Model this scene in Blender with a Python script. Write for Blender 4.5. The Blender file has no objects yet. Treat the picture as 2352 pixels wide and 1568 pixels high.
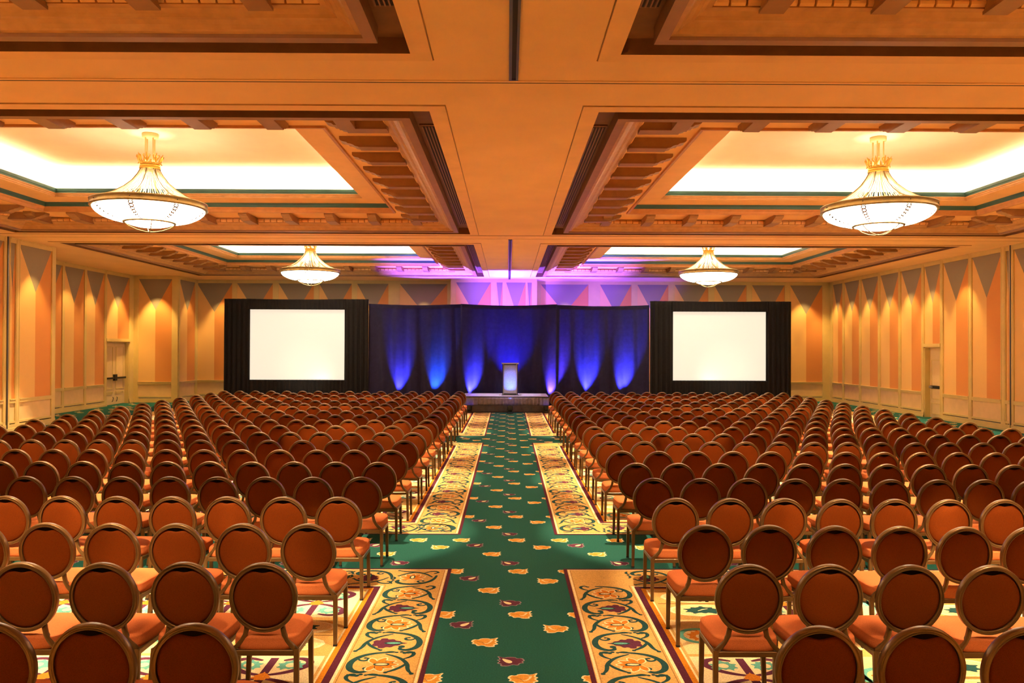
import bpy, bmesh, math, random
from mathutils import Vector, Matrix
random.seed(7)
PI = math.pi
scene = bpy.context.scene
COL = scene.collection
V = Vector

# ------------------------------------------------------------------ camera
CAM_H = 2.28
F = 1829.0
CX0, CY0 = 1167.0, 800.0          # where the aisle runs to
def make_camera():
    cd = bpy.data.cameras.new('camera'); co = bpy.data.objects.new('camera', cd); COL.objects.link(co)
    cd.sensor_fit = 'HORIZONTAL'; cd.sensor_width = 36.0; cd.lens = F / 2352 * 36.0
    cd.clip_start = 0.05; cd.clip_end = 200
    yaw = math.atan(9 / F); pitch = math.atan(16 / F); roll = math.radians(0.2)
    fw = V((math.sin(yaw) * math.cos(pitch), math.cos(yaw) * math.cos(pitch), math.sin(pitch)))
    r = fw.cross(V((0, 0, 1))).normalized(); u = r.cross(fw).normalized()
    r2 = r * math.cos(roll) + u * math.sin(roll); u2 = u * math.cos(roll) - r * math.sin(roll)
    m = Matrix((r2, u2, -fw)).transposed().to_4x4(); m.translation = V((0, 0, CAM_H))
    co.matrix_world = m
    scene.camera = co
make_camera()

# ------------------------------------------------------------------ materials
def new_mat(name):
    m = bpy.data.materials.new(name); m.use_nodes = True
    nt = m.node_tree; b = nt.nodes['Principled BSDF']
    return m, nt, b
def mat(name, col, rough=0.6, metal=0.0, noise=None, bump=None, spec=0.4, sheen=0.0, coord='Object'):
    m, nt, b = new_mat(name)
    b.inputs['Base Color'].default_value = (*col, 1); b.inputs['Roughness'].default_value = rough
    b.inputs['Metallic'].default_value = metal; b.inputs['Specular IOR Level'].default_value = spec
    if sheen: b.inputs['Sheen Weight'].default_value = sheen
    tc = nt.nodes.new('ShaderNodeTexCoord')
    if noise:
        sc, amt = noise
        n = nt.nodes.new('ShaderNodeTexNoise'); n.inputs['Scale'].default_value = sc; n.inputs['Detail'].default_value = 4
        nt.links.new(tc.outputs[coord], n.inputs['Vector'])
        mr = nt.nodes.new('ShaderNodeMapRange'); mr.inputs[1].default_value = .3; mr.inputs[2].default_value = .7
        mr.inputs[3].default_value = 1 - amt; mr.inputs[4].default_value = 1 + amt
        nt.links.new(n.outputs['Fac'], mr.inputs[0])
        mx = nt.nodes.new('ShaderNodeMix'); mx.data_type = 'RGBA'; mx.blend_type = 'MULTIPLY'; mx.inputs[0].default_value = 1
        mx.inputs[6].default_value = (*col, 1); nt.links.new(mr.outputs[0], mx.inputs[7])
        nt.links.new(mx.outputs[2], b.inputs['Base Color'])
    if bump:
        sc, st = bump
        n2 = nt.nodes.new('ShaderNodeTexNoise'); n2.inputs['Scale'].default_value = sc; n2.inputs['Detail'].default_value = 3
        nt.links.new(tc.outputs[coord], n2.inputs['Vector'])
        bp = nt.nodes.new('ShaderNodeBump'); bp.inputs['Strength'].default_value = st; bp.inputs['Distance'].default_value = .01
        nt.links.new(n2.outputs['Fac'], bp.inputs['Height']); nt.links.new(bp.outputs[0], b.inputs['Normal'])
    return m
def emit(name, col, strength):
    m, nt, b = new_mat(name)
    b.inputs['Base Color'].default_value = (*col, 1); b.inputs['Roughness'].default_value = .3
    b.inputs['Emission Color'].default_value = (*col, 1); b.inputs['Emission Strength'].default_value = strength
    return m
def fabric(name, col, scale=260, amt=.25):
    """woven upholstery: two crossed wave textures break up colour and normal"""
    m, nt, b = new_mat(name)
    b.inputs['Roughness'].default_value = .75; b.inputs['Specular IOR Level'].default_value = .06
    b.inputs['Sheen Weight'].default_value = 0
    tc = nt.nodes.new('ShaderNodeTexCoord'); mp = nt.nodes.new('ShaderNodeMapping')
    mp.inputs['Rotation'].default_value = (.5, .6, .78); nt.links.new(tc.outputs['Object'], mp.inputs[0])
    v = nt.nodes.new('ShaderNodeTexVoronoi'); v.inputs['Scale'].default_value = scale; nt.links.new(mp.outputs[0], v.inputs['Vector'])
    mr = nt.nodes.new('ShaderNodeMapRange'); mr.inputs[2].default_value = .7; mr.inputs[3].default_value = 1 + amt; mr.inputs[4].default_value = 1 - amt
    nt.links.new(v.outputs['Distance'], mr.inputs[0])
    mx = nt.nodes.new('ShaderNodeMix'); mx.data_type = 'RGBA'; mx.blend_type = 'MULTIPLY'; mx.inputs[0].default_value = 1
    mx.inputs[6].default_value = (*col, 1); nt.links.new(mr.outputs[0], mx.inputs[7]); nt.links.new(mx.outputs[2], b.inputs['Base Color'])
    bp = nt.nodes.new('ShaderNodeBump'); bp.inputs['Strength'].default_value = .35; bp.inputs['Distance'].default_value = .002
    nt.links.new(v.outputs['Distance'], bp.inputs['Height']); nt.links.new(bp.outputs[0], b.inputs['Normal'])
    return m
def stretch_wood(name, col, amt=.12):
    m = mat(name, col, .5, 0, None, None, .35)
    return m

M = {}
M['ceiling'] = mat('peach ceiling paint', (.86, .575, .30), .8, noise=(1.2, .04), spec=.2)
M['coffer_trim'] = mat('peach trim paint', (.82, .53, .265), .7, noise=(2.5, .05), spec=.2)
M['upper'] = mat('cream coffer ceiling paint', (.86, .74, .58), .8, noise=(1.5, .04), spec=.2)
M['brown'] = mat('brown coffer paint', (.18, .085, .038), .55, noise=(6, .1))
M['beam'] = mat('mauve brown beam paint', (.26, .135, .075), .5, noise=(5, .08))
M['bracket'] = mat('brown bracket paint', (.31, .165, .07), .5, noise=(6, .1))
M['wood'] = mat('tan moulding paint', (.46, .25, .10), .45, noise=(7, .12))
M['orange_mould'] = mat('orange brown moulding paint', (.46, .21, .075), .45, noise=(7, .1))
M['teal'] = mat('dark teal moulding paint', (.025, .085, .085), .5, noise=(5, .1))
M['tan_plane'] = mat('tan coffer soffit paint', (.85, .53, .24), .75, noise=(2, .05))
M['dark'] = mat('dark slot', (.012, .009, .008), .7)
M['track'] = mat('dull track metal', (.10, .085, .08), .35, .7)
M['cream'] = mat('cream wall stile paint', (.62, .45, .16), .55, noise=(3, .05), spec=.3)
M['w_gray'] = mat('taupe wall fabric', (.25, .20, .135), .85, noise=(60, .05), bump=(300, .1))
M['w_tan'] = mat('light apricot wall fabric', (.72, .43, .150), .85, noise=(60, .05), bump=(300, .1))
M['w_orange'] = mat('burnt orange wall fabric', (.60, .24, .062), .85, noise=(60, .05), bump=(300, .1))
M['wains'] = mat('apricot wainscot paint', (.74, .49, .22), .65, noise=(4, .05), spec=.3)
M['door'] = mat('cream door paint', (.66, .47, .22), .5, noise=(3, .05))
M['bronze'] = mat('bronze chair frame', (.125, .068, .022), .30, .5, noise=(14, .12), spec=.5)
M['infill'] = mat('dark backing board', (.007, .003, .002), .8, spec=.05)  # plate added inside the hoop so the finger gap comes out dark
M['rubber'] = mat('black rubber glide', (.01, .01, .01), .6)
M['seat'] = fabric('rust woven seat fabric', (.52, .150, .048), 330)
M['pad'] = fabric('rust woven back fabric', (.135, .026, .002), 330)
M['brass'] = mat('aged brass', (.20, .14, .052), .36, .75, noise=(9, .15))
M['strap'] = mat('dark brass strap', (.10, .05, .02), .45, .6)
M['gold'] = mat('bright gilt', (.62, .36, .07), .28, .85)
M['glass'] = emit('lit opal glass', (1.0, .83, .60), 16.0)
M['liner'] = emit('opal glass inner face', (1.0, .84, .62), 2.5)
M['bead'] = mat('glass bead strand', (.95, .88, .7), .12, 0, spec=.9)
M['blackdrape'] = mat('black velour drape', (.0045, .004, .0045), .9, noise=(14, .3), sheen=.06, spec=.15)
M['bluedrape'] = mat('dark blue stage drape', (.009, .008, .034), .8, noise=(8, .2), sheen=.0, spec=.2)
M['screen'] = emit('lit screen fabric', (1.0, .88, .70), .63)  # projected light put into the fabric as an even glow
M['screen'].node_tree.nodes['Principled BSDF'].inputs['Base Color'].default_value = (.16, .15, .13, 1)
M['blackmetal'] = mat('black metal', (.015, .015, .016), .4, .4)
M['deck'] = mat('pale stage deck', (.72, .70, .74), .35, noise=(5, .06))
M['skirt'] = mat('dark stage skirt', (.055, .045, .048), .6, noise=(12, .2), sheen=.2)
M['valance'] = mat('grey pleated stage valance', (.16, .14, .14), .55, noise=(12, .2), sheen=.2)
M['mesh_panel'] = mat('pale perforated lectern panel', (.26, .28, .33), .45, noise=(60, .25))
M['steel'] = mat('satin steel', (.5, .5, .52), .3, .9)
M['lens'] = emit('lit blue lens', (.12, .1, 1.0), 6.0)
def carpet(name, col):
    return mat('carpet ' + name, col, .95, noise=(90, .22), bump=(420, .5), spec=.08)
CARPET = {k: carpet(k, c) for k, c in dict(
    green=(.015, .098, .080), gold=(.66, .41, .13), cream=(.88, .76, .46), maroon=(.085, .018, .035), orange=(.60, .22, .015),
    teal=(.018, .07, .07), purple=(.11, .028, .06), leaf=(.72, .34, .05), field=(.82, .63, .30), aqua=(.13, .44, .37),
    tileorange=(.66, .40, .12), lilac=(.30, .24, .27), line=(.32, .16, .04), flower=(.66, .23, .025)).items()}

# ------------------------------------------------------------------ mesh builder
class MB:
    def __init__(s): s.v = []; s.f = []; s.m = []; s.s = []; s.mats = []
    def mi(s, m):
        if m not in s.mats: s.mats.append(m)
        return s.mats.index(m)
    def add(s, verts, faces, m, smooth=False):
        o = len(s.v); k = s.mi(m)
        s.v.extend([tuple(p) for p in verts])
        for f in faces:
            s.f.append([i + o for i in f]); s.m.append(k); s.s.append(smooth)
    def box(s, a, b, m):
        x0, y0, z0 = a; x1, y1, z1 = b
        s.add([(x0,y0,z0),(x1,y0,z0),(x1,y1,z0),(x0,y1,z0),(x0,y0,z1),(x1,y0,z1),(x1,y1,z1),(x0,y1,z1)],
              [(0,3,2,1),(4,5,6,7),(0,1,5,4),(1,2,6,5),(2,3,7,6),(3,0,4,7)], m)
    def quad(s, pts, m): s.add(pts, [tuple(range(len(pts)))], m)
    def sweep(s, path, prof, m, closed=False, up=V((0,1,0)), caps=True, smooth=True, scale=None):
        """prof: list of (a,b) in the frame (side, up) around each path point"""
        P = [V(p) for p in path]; n = len(P); k = len(prof); vs = []
        for i in range(n):
            if closed: t = P[(i+1) % n] - P[i-1]
            else: t = P[min(i+1, n-1)] - P[max(i-1, 0)]
            t.normalize()
            uu = (up - t * up.dot(t))
            if uu.length < 1e-4: uu = V((1,0,0)) - t * t.x
            uu.normalize(); sd = t.cross(uu)
            sc = scale[i] if scale else 1
            for a, b in prof: vs.append(P[i] + sd * a * sc + uu * b * sc)
        fs = []
        for i in range(n if closed else n-1):
            j = (i+1) % n
            for q in range(k):
                r = (q+1) % k
                fs.append((i*k+q, i*k+r, j*k+r, j*k+q))
        if caps and not closed:
            fs.append(tuple(range(k-1, -1, -1))); fs.append(tuple((n-1)*k + q for q in range(k)))
        s.add(vs, fs, m, smooth)
    def tube(s, path, r, m, seg=8, closed=False, scale=None):
        s.sweep(path, [(r*math.cos(2*PI*i/seg), r*math.sin(2*PI*i/seg)) for i in range(seg)], m, closed, V((0.01,0.02,1)), True, True, scale)
    def lathe(s, prof, m, c=(0,0,0), seg=48, smooth=True):
        vs = []; k = len(prof)
        for i in range(seg):
            a = 2*PI*i/seg
            for r, z in prof: vs.append((c[0]+r*math.cos(a), c[1]+r*math.sin(a), c[2]+z))
        fs = []
        for i in range(seg):
            j = (i+1) % seg
            for q in range(k-1): fs.append((i*k+q, j*k+q, j*k+q+1, i*k+q+1))
        s.add(vs, fs, m, smooth)
    def build(s, name, parent=None, loc=None):
        me = bpy.data.meshes.new(name); me.from_pydata(s.v, [], s.f)
        for m in s.mats: me.materials.append(m)
        me.polygons.foreach_set('material_index', s.m); me.polygons.foreach_set('use_smooth', s.s)
        me.update()
        o = bpy.data.objects.new(name, me); COL.objects.link(o)
        if parent: o.parent = parent
        if loc: o.location = loc
        return o
def recalc(o):
    bm = bmesh.new(); bm.from_mesh(o.data); bmesh.ops.recalc_face_normals(bm, faces=bm.faces); bm.to_mesh(o.data); bm.free()
    return o
def thing(name, label, cat, loc=(0,0,0), rotz=0, group=None):
    o = bpy.data.objects.new(name, None); COL.objects.link(o); o.empty_display_size = .1
    o.location = loc; o.rotation_euler = (0, 0, rotz); o['label'] = label; o['category'] = cat
    if group: o['group'] = group
    return o
def tag(o, label, cat, group=None, kind=None):
    o['label'] = label; o['category'] = cat
    if group: o['group'] = group
    if kind: o['kind'] = kind
    return o
def struct(o): o['kind'] = 'structure'; return o
def copy_tree(o, parent=None):
    c = o.copy(); COL.objects.link(c)
    if parent: c.parent = parent
    for ch in list(o.children): copy_tree(ch, c)
    return c
def rrect(w, h, r, seg=2):
    """rounded rectangle profile"""
    out = []
    for cx, cy, a0 in ((w-r, h-r, 0), (-w+r, h-r, 90), (-w+r, -h+r, 180), (w-r, -h+r, 270)):
        for i in range(seg+1):
            a = math.radians(a0 + 90*i/seg); out.append((cx + r*math.cos(a), cy + r*math.sin(a)))
    return out

# ------------------------------------------------------------------ room dimensions
CEIL = 5.24
XR, XL = 14.2, -13.5
XREC = -15.5
YREC0, YREC1 = 23.75, 33.0
YBACK = 35.0
Y0 = -3.2

# ================================================================== FLOOR / CARPET
fl = MB()
LZ = .0006
def lay(k): return k * LZ
def poly(pts, k, c): fl.quad([(x, y, lay(k)) for x, y in pts], CARPET[c])
def rect(x0, y0, x1, y1, k, c): poly([(x0,y0),(x1,y0),(x1,y1),(x0,y1)], k, c)
def ribbon(pts, w, k, c, taper=True):
    n = len(pts); vs = []
    for i, p in enumerate(pts):
        a = pts[max(i-1,0)]; b = pts[min(i+1,n-1)]
        dx, dy = b[0]-a[0], b[1]-a[1]; L = math.hypot(dx, dy) or 1
        t = i/(n-1); ww = w*(.35+.65*math.sin(PI*min(1,max(0,t)))) if taper else w
        vs.append((p[0]-dy/L*ww, p[1]+dx/L*ww, lay(k))); vs.append((p[0]+dy/L*ww, p[1]-dx/L*ww, lay(k)))
    fl.add(vs, [(2*i, 2*i+1, 2*i+3, 2*i+2) for i in range(n-1)], CARPET[c])
fl.box((-16, Y0, -.05), (XR+.4, YBACK+.2, 0), CARPET['green'])
def chaikin(p, n=1, closed=True):
    for _ in range(n):
        q = []
        m = len(p)
        rng = range(m if closed else m-1)
        if not closed: q.append(p[0])
        for i in rng:
            a, b = p[i], p[(i+1) % m]
            q.append((a[0]*.75+b[0]*.25, a[1]*.75+b[1]*.25)); q.append((a[0]*.25+b[0]*.75, a[1]*.25+b[1]*.75))
        if not closed: q.append(p[-1])
        p = q
    return p
LEAF = chaikin([(1.05,1.0),(.5,.62),(.2,.8),(-.3,.75),(-.45,.5),(-.8,.6),(-1.02,.15),(-.8,-.08),(-.95,-.32),(-.62,-.36),(-.52,-.75),(-.1,-.58),(.2,-.9),(.8,-.85),(.7,-.52),(1.05,-.35),(.8,0),(1.05,.22),(.78,.35)])
DROP = chaikin([(.70,.50),(.30,.30),(-.05,.05),(-.10,-.25),(.15,-.40),(.45,-.15)])
def aisle_leaf(x, y, kind, fx):
    w, h = .098, .100
    T = lambda pts, q: [(x + fx*px*w*q, y + py*h*q) for px, py in pts]
    poly(T(LEAF, 1.10 if kind == 0 else 1.05), 1, 'cream' if kind == 0 else 'lilac')
    poly(T(LEAF, .93), 2, 'leaf' if kind == 0 else 'purple')
    poly(T(DROP, 1.05), 3, 'cream')
    if kind == 0:
        poly(T(DROP, .72), 4, 'leaf')
        ribbon([(x+fx*px*w, y+py*h) for px, py in ((-.75,.25),(-.4,.12),(-.1,-.1),(.05,-.45))], .004, 3, 'line')
TILE = [(-.55,.64,0,1),(-.175,0,0,1),(.11,.64,0,1),(.40,.30,0,-1),(-.378,.39,1,1),(.03,.95,1,-1)]
def leaves(x0, y0, x1, y1):
    for iy in range(int((y0-6.2)//1.325), int((y1-6.2)//1.325)+1):
        for ix in range(int(x0//1.17)-1, int(x1//1.17)+2):
            for tx, ty, k, fx in TILE:
                x = tx + ix*1.17; y = 6.2 + ty + iy*1.325
                if x0 < x < x1 and y0 < y < y1: aisle_leaf(x, y, k, fx)
leaves(-.6, 4.3, .62, 28.3)
for y0, y1 in ((8.35, 9.7), (19.35, 20.7)):
    leaves(-12.8, y0, -.6, y1); leaves(.62, y0, 13, y1)
leaves(-15.3, 22.5, -12.75, 33)
leaves(12.9, 18, 14.0, 34)

def spiral(cx, cy, r0, r1, a0, a1, n=16):
    return [(cx + (r0+(r1-r0)*i/n)*math.cos(a0+(a1-a0)*i/n), cy + (r0+(r1-r0)*i/n)*math.sin(a0+(a1-a0)*i/n)) for i in range(n+1)]
FLOWER = chaikin([(0,-.75),(.3,-.85),(.62,-.7),(.55,-.45),(.95,-.45),(1.0,-.1),(.72,.0),(.85,.3),(.5,.45),(.42,.75),(.15,.8),(0,1.25),(-.15,.8),(-.42,.75),(-.5,.45),(-.85,.3),(-.72,0),(-1.0,-.1),(-.95,-.45),(-.55,-.45),(-.62,-.7),(-.3,-.85)])
SPIKY = chaikin([(0,-.8),(.22,-.55),(.6,-.95),(.62,-.5),(1.05,-.45),(.75,-.05),(1.1,.35),(.55,.42),(.6,.8),(.2,.7),(0,1.15),(-.2,.7),(-.6,.8),(-.55,.42),(-1.1,.35),(-.75,-.05),(-1.05,-.45),(-.62,-.5),(-.6,-.95),(-.22,-.55)])
OVAL = [(math.cos(2*PI*i/14), math.sin(2*PI*i/14)) for i in range(14)]
def border_run(T, L, K, lod=0):
    """scroll border: T maps (u along, v across, +v outward) to the floor"""
    n = max(1, round(L/.86)); P = L/n; cnt = [0]
    sm = (lambda q: chaikin(q, 2, False)) if lod == 0 else (lambda q: chaikin(q, 1, False))
    def rb(pts, w, k, c='teal', bulb=True):
        w *= 1.3
        cnt[0] = (cnt[0] + 1) % 7; k = k + cnt[0]*.13
        q = [T(u, v) for u, v in pts]
        ribbon(sm(q), w, k, c, True)
        if bulb: poly([(q[-1][0]+a*w*1.05, q[-1][1]+b*w*1.05) for a, b in OVAL], k + .06, c)
    def pl(pts, cu, cv, su, sv, k, c): poly([T(cu+a*su, cv+b*sv) for a, b in pts], k, c)
    for i in range(n):
        o = i*P; a, b, m = o + P*.25, o + P*.75, o + P*.5
        for f, sg in ((a, 1), (b, -1)):       # each flower sits in the hollow of a thick hook; hooks alternate sides
            e = sg
            rb([(f+.235, e*-.07), (f+.22, e*.06), (f+.165, e*.17), (f+.05, e*.232), (f-.08, e*.222), (f-.145, e*.15), (f-.12, e*.085), (f-.07, e*.10)], .019, K)
            rb([(f+.20, e*.0), (f+.13, e*-.115), (f+.02, e*-.185), (f-.10, e*-.20), (f-.16, e*-.235)], .013, K)
            rb([(f+.04, e*-.185), (f-.04, e*-.15), (f-.10, e*-.10), (f-.14, e*-.05)], .012, K)
            rb(spiral(f+.105, e*.135, .05, .015, e*1.2, e*(1.2+PI*1.6), 10), .010, K)
            rb([(f+.10, e*-.14), (f+.15, e*-.20), (f+.215, e*-.215), (f+.25, e*-.17), (f+.215, e*-.14)], .012, K)
            rb([(f-.175, e*.215), (f-.20, e*.16), (f-.175, e*.115)], .011, K)
            rb([(f-.19, e*-.02), (f-.165, e*.03), (f-.185, e*.08)], .010, K)
        pl(FLOWER, a, -.02, .105, .135, K+1, 'purple'); pl(OVAL, a, .03, .028, .075, K+2, 'teal'); pl(OVAL, a, .03, .016, .055, K+3, 'aqua')
        for big, kk, cc in ((1, K+1, 'cream'), (0, K+2, 'flower')):
            for an, ln in ((-112, .115), (-62, .135), (-25, .15), (0, .16), (25, .15), (62, .135), (112, .115)):
                ra = math.radians(an); dx_, dy_ = math.sin(ra), math.cos(ra); ln2 = ln + .014*big; hw_ = .027 + .011*big
                pet = chaikin([(0,-.01*big), (hw_*.8, ln2*.4), (hw_, ln2*.7), (0, ln2*1.08), (-hw_, ln2*.7), (-hw_*.8, ln2*.4)], 1)
                poly([T(b + p*dy_ + q*dx_, -.045 - p*dx_ + q*dy_) for p, q in pet], kk, cc)
        pl(OVAL, b, .0, .028, .06, K+3, 'teal'); pl(OVAL, b, .0, .016, .044, K+4, 'cream')
def field_tile(x, y, w, h, kind, K, s):
    """one medallion of the carpet field; centre x,y"""
    if kind == 0:      # purple tree scrolls, aqua leaves on cream
        rect(x-w*.47, y-h*.47, x+w*.47, y+h*.47, K, 'cream')
        for sx in (-1, 1):
            for sy in (-1, 1):
                ribbon(chaikin([(x, y+sy*.02), (x+sx*w*.18, y+sy*h*.08), (x+sx*w*.34, y+sy*h*.2), (x+sx*w*.38, y+sy*h*.34), (x+sx*w*.25, y+sy*h*.42), (x+sx*w*.1, y+sy*h*.36)], 2, False), .03, K+1, 'purple')
                poly([(x+sx*w*(.2+a*.13), y+sy*h*(.25+b*.12)) for a, b in SPIKY], K+2, 'aqua')
                poly([(x+sx*w*(.2+a*.05), y+sy*h*(.25+b*.05)) for a, b in OVAL], K+3, 'cream')
        ribbon([(x, y-h*.42), (x, y), (x, y+h*.42)], .03, K+1, 'purple', False)
        poly([(x+a*w*.09, y+b*h*.09) for a, b in FLOWER], K+2, 'flower')
    elif kind == 1:    # ovals with a palmette on gold
        rect(x-w*.47, y-h*.47, x+w*.47, y+h*.47, K, 'tileorange')
        for dy in (-.23, .23):
            poly([(x+a*w*.40, y+dy*h+b*h*.2) for a, b in OVAL], K+1, 'cream'); poly([(x+a*w*.36, y+dy*h+b*h*.175) for a, b in OVAL], K+2, 'field')
            poly([(x+a*w*.22, y+dy*h+b*h*.13) for a, b in SPIKY], K+3, 'teal'); ribbon([(x-.05, y+dy*h-.02), (x, y+dy*h+.02), (x+.05, y+dy*h+.04)], .008, K+4, 'cream')
        rect(x-w*.47, y-.012, x+w*.47, y+.012, K+1, 'line')
    else:              # aqua rings with orange palmettes on field yellow
        rect(x-w*.47, y-h*.47, x+w*.47, y+h*.47, K, 'field')
        for sx in (-1, 1):
            ribbon(spiral(x+sx*w*.23, y, w*.21, w*.19, sx*.4, sx*.4+5.6, 20), .022, K+1, 'aqua', False)
            poly([(x+sx*w*.23+a*w*.13, y+b*h*.15) for a, b in SPIKY], K+2, 'flower'); poly([(x+sx*w*.23+a*w*.05, y-.02+b*h*.06) for a, b in OVAL], K+3, 'cream')
        ribbon([(x, y-h*.4), (x+.02, y-.1), (x, y+h*.4)], .025, K+1, 'aqua', False)
        poly([(x+a*w*.1, y+h*.36+b*h*.08) for a, b in FLOWER], K+2, 'purple'); poly([(x+a*w*.1, y-h*.36+b*h*.08) for a, b in FLOWER], K+2, 'purple')
def rug(x0, y0, x1, y1, near_aisle):
    """near_aisle: x of the edge along the aisle"""
    B = .64
    rect(x0, y0, x1, y1, 5, 'maroon')
    def inset(d, k, c): rect(x0+d, y0+d, x1-d, y1-d, k, c)
    inset(.036, 6, 'gold'); inset(.042, 7, 'cream'); inset(.06, 8, 'gold'); inset(.066, 8.5, 'line'); inset(.07, 9, 'gold')
    inset(B-.05, 10, 'line'); inset(B-.044, 10.5, 'gold'); inset(B-.03, 11, 'cream'); inset(B-.006, 12, 'maroon'); inset(B+.05, 13, 'orange'); inset(B+.09, 14, 'cream'); inset(B+.105, 15, 'tileorange')
    vm = .07 + (B-.12-.0)/2
    K = 10
    lod = 0 if y0 < 12 else 1
    def seg(T, L, full): border_run(T, L, K, lod)
    yy0 = max(y0, 4.2)
    s = 1 if near_aisle == x1 else -1
    # side along the aisle
    if s > 0: seg(lambda u, v: (x1 - vm + v, yy0 + .1 + u), y1 - yy0 - .75, True)
    else: seg(lambda u, v: (x0 + vm - v, yy0 + .1 + u), y1 - yy0 - .75, True)
    if y1 < 30: seg(lambda u, v: (x0 + .6 + u, y1 - vm + v), x1 - x0 - .75, True)
    if y0 > 5: seg(lambda u, v: (x0 + .6 + u, y0 + vm - v), x1 - x0 - .75, True)
    # field tiles
    fx0, fx1, fy0, fy1 = x0+B+.105, x1-B-.105, y0+B+.105, y1-B-.105
    nx, ny = round((fx1-fx0)/.78), round((fy1-fy0)/.76)
    w, h = (fx1-fx0)/nx, (fy1-fy0)/ny
    for i in range(nx):
        for j in range(ny):
            cx = (fx1 - (i+.5)*w) if s > 0 else (fx0 + (i+.5)*w); cy = fy1 - (j+.5)*h
            if cy < 3.6 or abs(cx) > .68*cy+.6: continue
            if cy > 16 and abs(cx) > 3.5 and abs(cx) < 8.7:
                rect(cx-w*.47, cy-h*.47, cx+w*.47, cy+h*.47, 16, ('cream','tileorange','field')[(i+2*j) % 3]); continue
            kind = (0, 1, 0, 2)[(j + 2*(i % 2)) % 4] if s > 0 else (1, 2, 0)[(j + 2*i) % 3]
            field_tile(cx, cy, w, h, kind, 16, s)
for y0, y1 in ((-1.2, 8.26), (9.77, 19.26), (20.75, 30.2)):
    rug(-12.6, y0, -.573, y1, -.573)
    rug(.578, y0, 12.7, y1, .578)
floor = struct(fl.build('floor'))
FLOOR_TOP = lay(13)

# ================================================================== CEILING + COFFERS
COFFERS = [(-12.95, -2.9, -.77, 8.17), (.90, -2.9, 13.1, 8.17), (-12.95, 9.67, -.77, 20.8), (.90, 9.67, 13.1, 20.8), (-12.95, 22.4, -.77, 33.0), (.90, 22.4, 13.1, 33.0)]
ce = MB()
ys = [Y0, -2.9, 8.17, 9.67, 20.8, 22.4, 33.0, YBACK+.1]
xs = [XREC-.2, -12.95, -.77, .90, 13.1, XR+.2]
for i in range(5):
    for j in range(7):
        if i in (1, 3) and j in (1, 3, 5): continue
        ce.quad([(xs[i],ys[j],CEIL),(xs[i],ys[j+1],CEIL),(xs[i+1],ys[j+1],CEIL),(xs[i+1],ys[j],CEIL)], M['ceiling'])
# dark joints of the folding-wall tracks across the room
for y in (8.84, 21.55):
    ce.box((xs[0], y-.016, CEIL-.006), (xs[-1], y+.016, CEIL+.0), M['dark'])
    ce.box((xs[0], y-.07, CEIL-.010), (xs[-1], y-.022, CEIL), M['ceiling'])
ce.box((xs[0], 20.88, CEIL-.008), (xs[-1], 20.9, CEIL), M['brown'])
ceiling = struct(ce.build('ceiling'))
# centre-line track
for k, (ya, yb) in enumerate(((Y0, 8.7), (21.6, 33.9))):
    t = MB()
    for x0, x1, m, z in ((-.0, .03, 'track', -.02), (.03, .075, 'dark', -.008), (.075, .10, 'track', -.02)):  # flat dark middle strip stands for the shade inside the recessed track
        t.box((x0, ya, CEIL+z), (x1, yb, CEIL+.004), M[m])
    t.box((0, yb, CEIL-.02), (.10, yb+.03, CEIL+.004), M['track'])
    struct(t.build('trim_%d' % (k+7)))

PROFILE = [(0,0,'wood'),(0,.008,'wood'),(.007,.008,'wood'),(.012,-.014,'coffer_trim'),(.22,-.014,'brown'),(.22,.15,'brown'),(.50,.15,'brown'),(.50,-.02,'beam'),(.62,-.02,'beam'),(.63,.012,'wood'),  # groove coloured darker to draw the shadow line round the trim
    (.68,.016,'wood'),(.70,.03,'wood'),(.73,.062,'wood'),(.78,.085,'wood'),(.82,.09,'wood'),(.84,.115,'wood'),(.89,.145,'wood'),(.93,.15,'wood'),(.95,.155,'orange_mould'),(.95,.25,'wood'),(.965,.27,'tan_plane'),
    (1.90,.27,'orange_mould'),(1.905,.235,'orange_mould'),(1.95,.235,'orange_mould'),(1.97,.26,'orange_mould'),(1.985,.30,'orange_mould'),(2.02,.32,'orange_mould'),(2.04,.345,'teal'),(2.045,.36,'teal'),(2.055,.40,'teal'),(2.075,.44,'coffer_trim'),
    (2.58,.465,'wood'),(2.585,.485,'wood'),(2.60,.495,'wood'),(2.605,.52,'wood'),(2.625,.53,'wood'),(2.63,.55,'teal'),(2.635,.575,'teal'),(2.65,.59,'teal'),(2.66,.635,'teal'),(2.66,.65,'upper'),(2.30,.65,'upper'),(2.05,.68,'upper'),(1.95,.85,'upper'),(1.95,1.12,'upper')]
def bracket_mesh():
    b = MB(); w = .10
    prof = [(0,.275),(0,.115),(.06,.112),(.60,.112),(.64,.12),(.67,.142),(.715,.157),(.75,.16),(.775,.182),(.83,.192),(.865,.207),(.88,.228),(.88,.275)]
    n = len(prof)
    vs = [(-w, p, z) for p, z in prof] + [(w, p, z) for p, z in prof]
    fs = [tuple(range(n-1,-1,-1)), tuple(range(n, 2*n))] + [(i, (i+1)%n, (i+1)%n+n, i+n) for i in range(n)]
    b.add(vs, fs, M['bracket'])
    # flat fillet along the foot of each side
    prof2 = [(0,.132),(0,.10),(.58,.10),(.61,.132)]
    vs = [(-w-.014, p, z) for p, z in prof2] + [(w+.014, p, z) for p, z in prof2]
    b.add(vs, [(3,2,1,0),(4,5,6,7),(0,1,5,4),(1,2,6,5),(2,3,7,6),(3,0,4,7)], M['beam'])
    return b
brk = None
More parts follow.
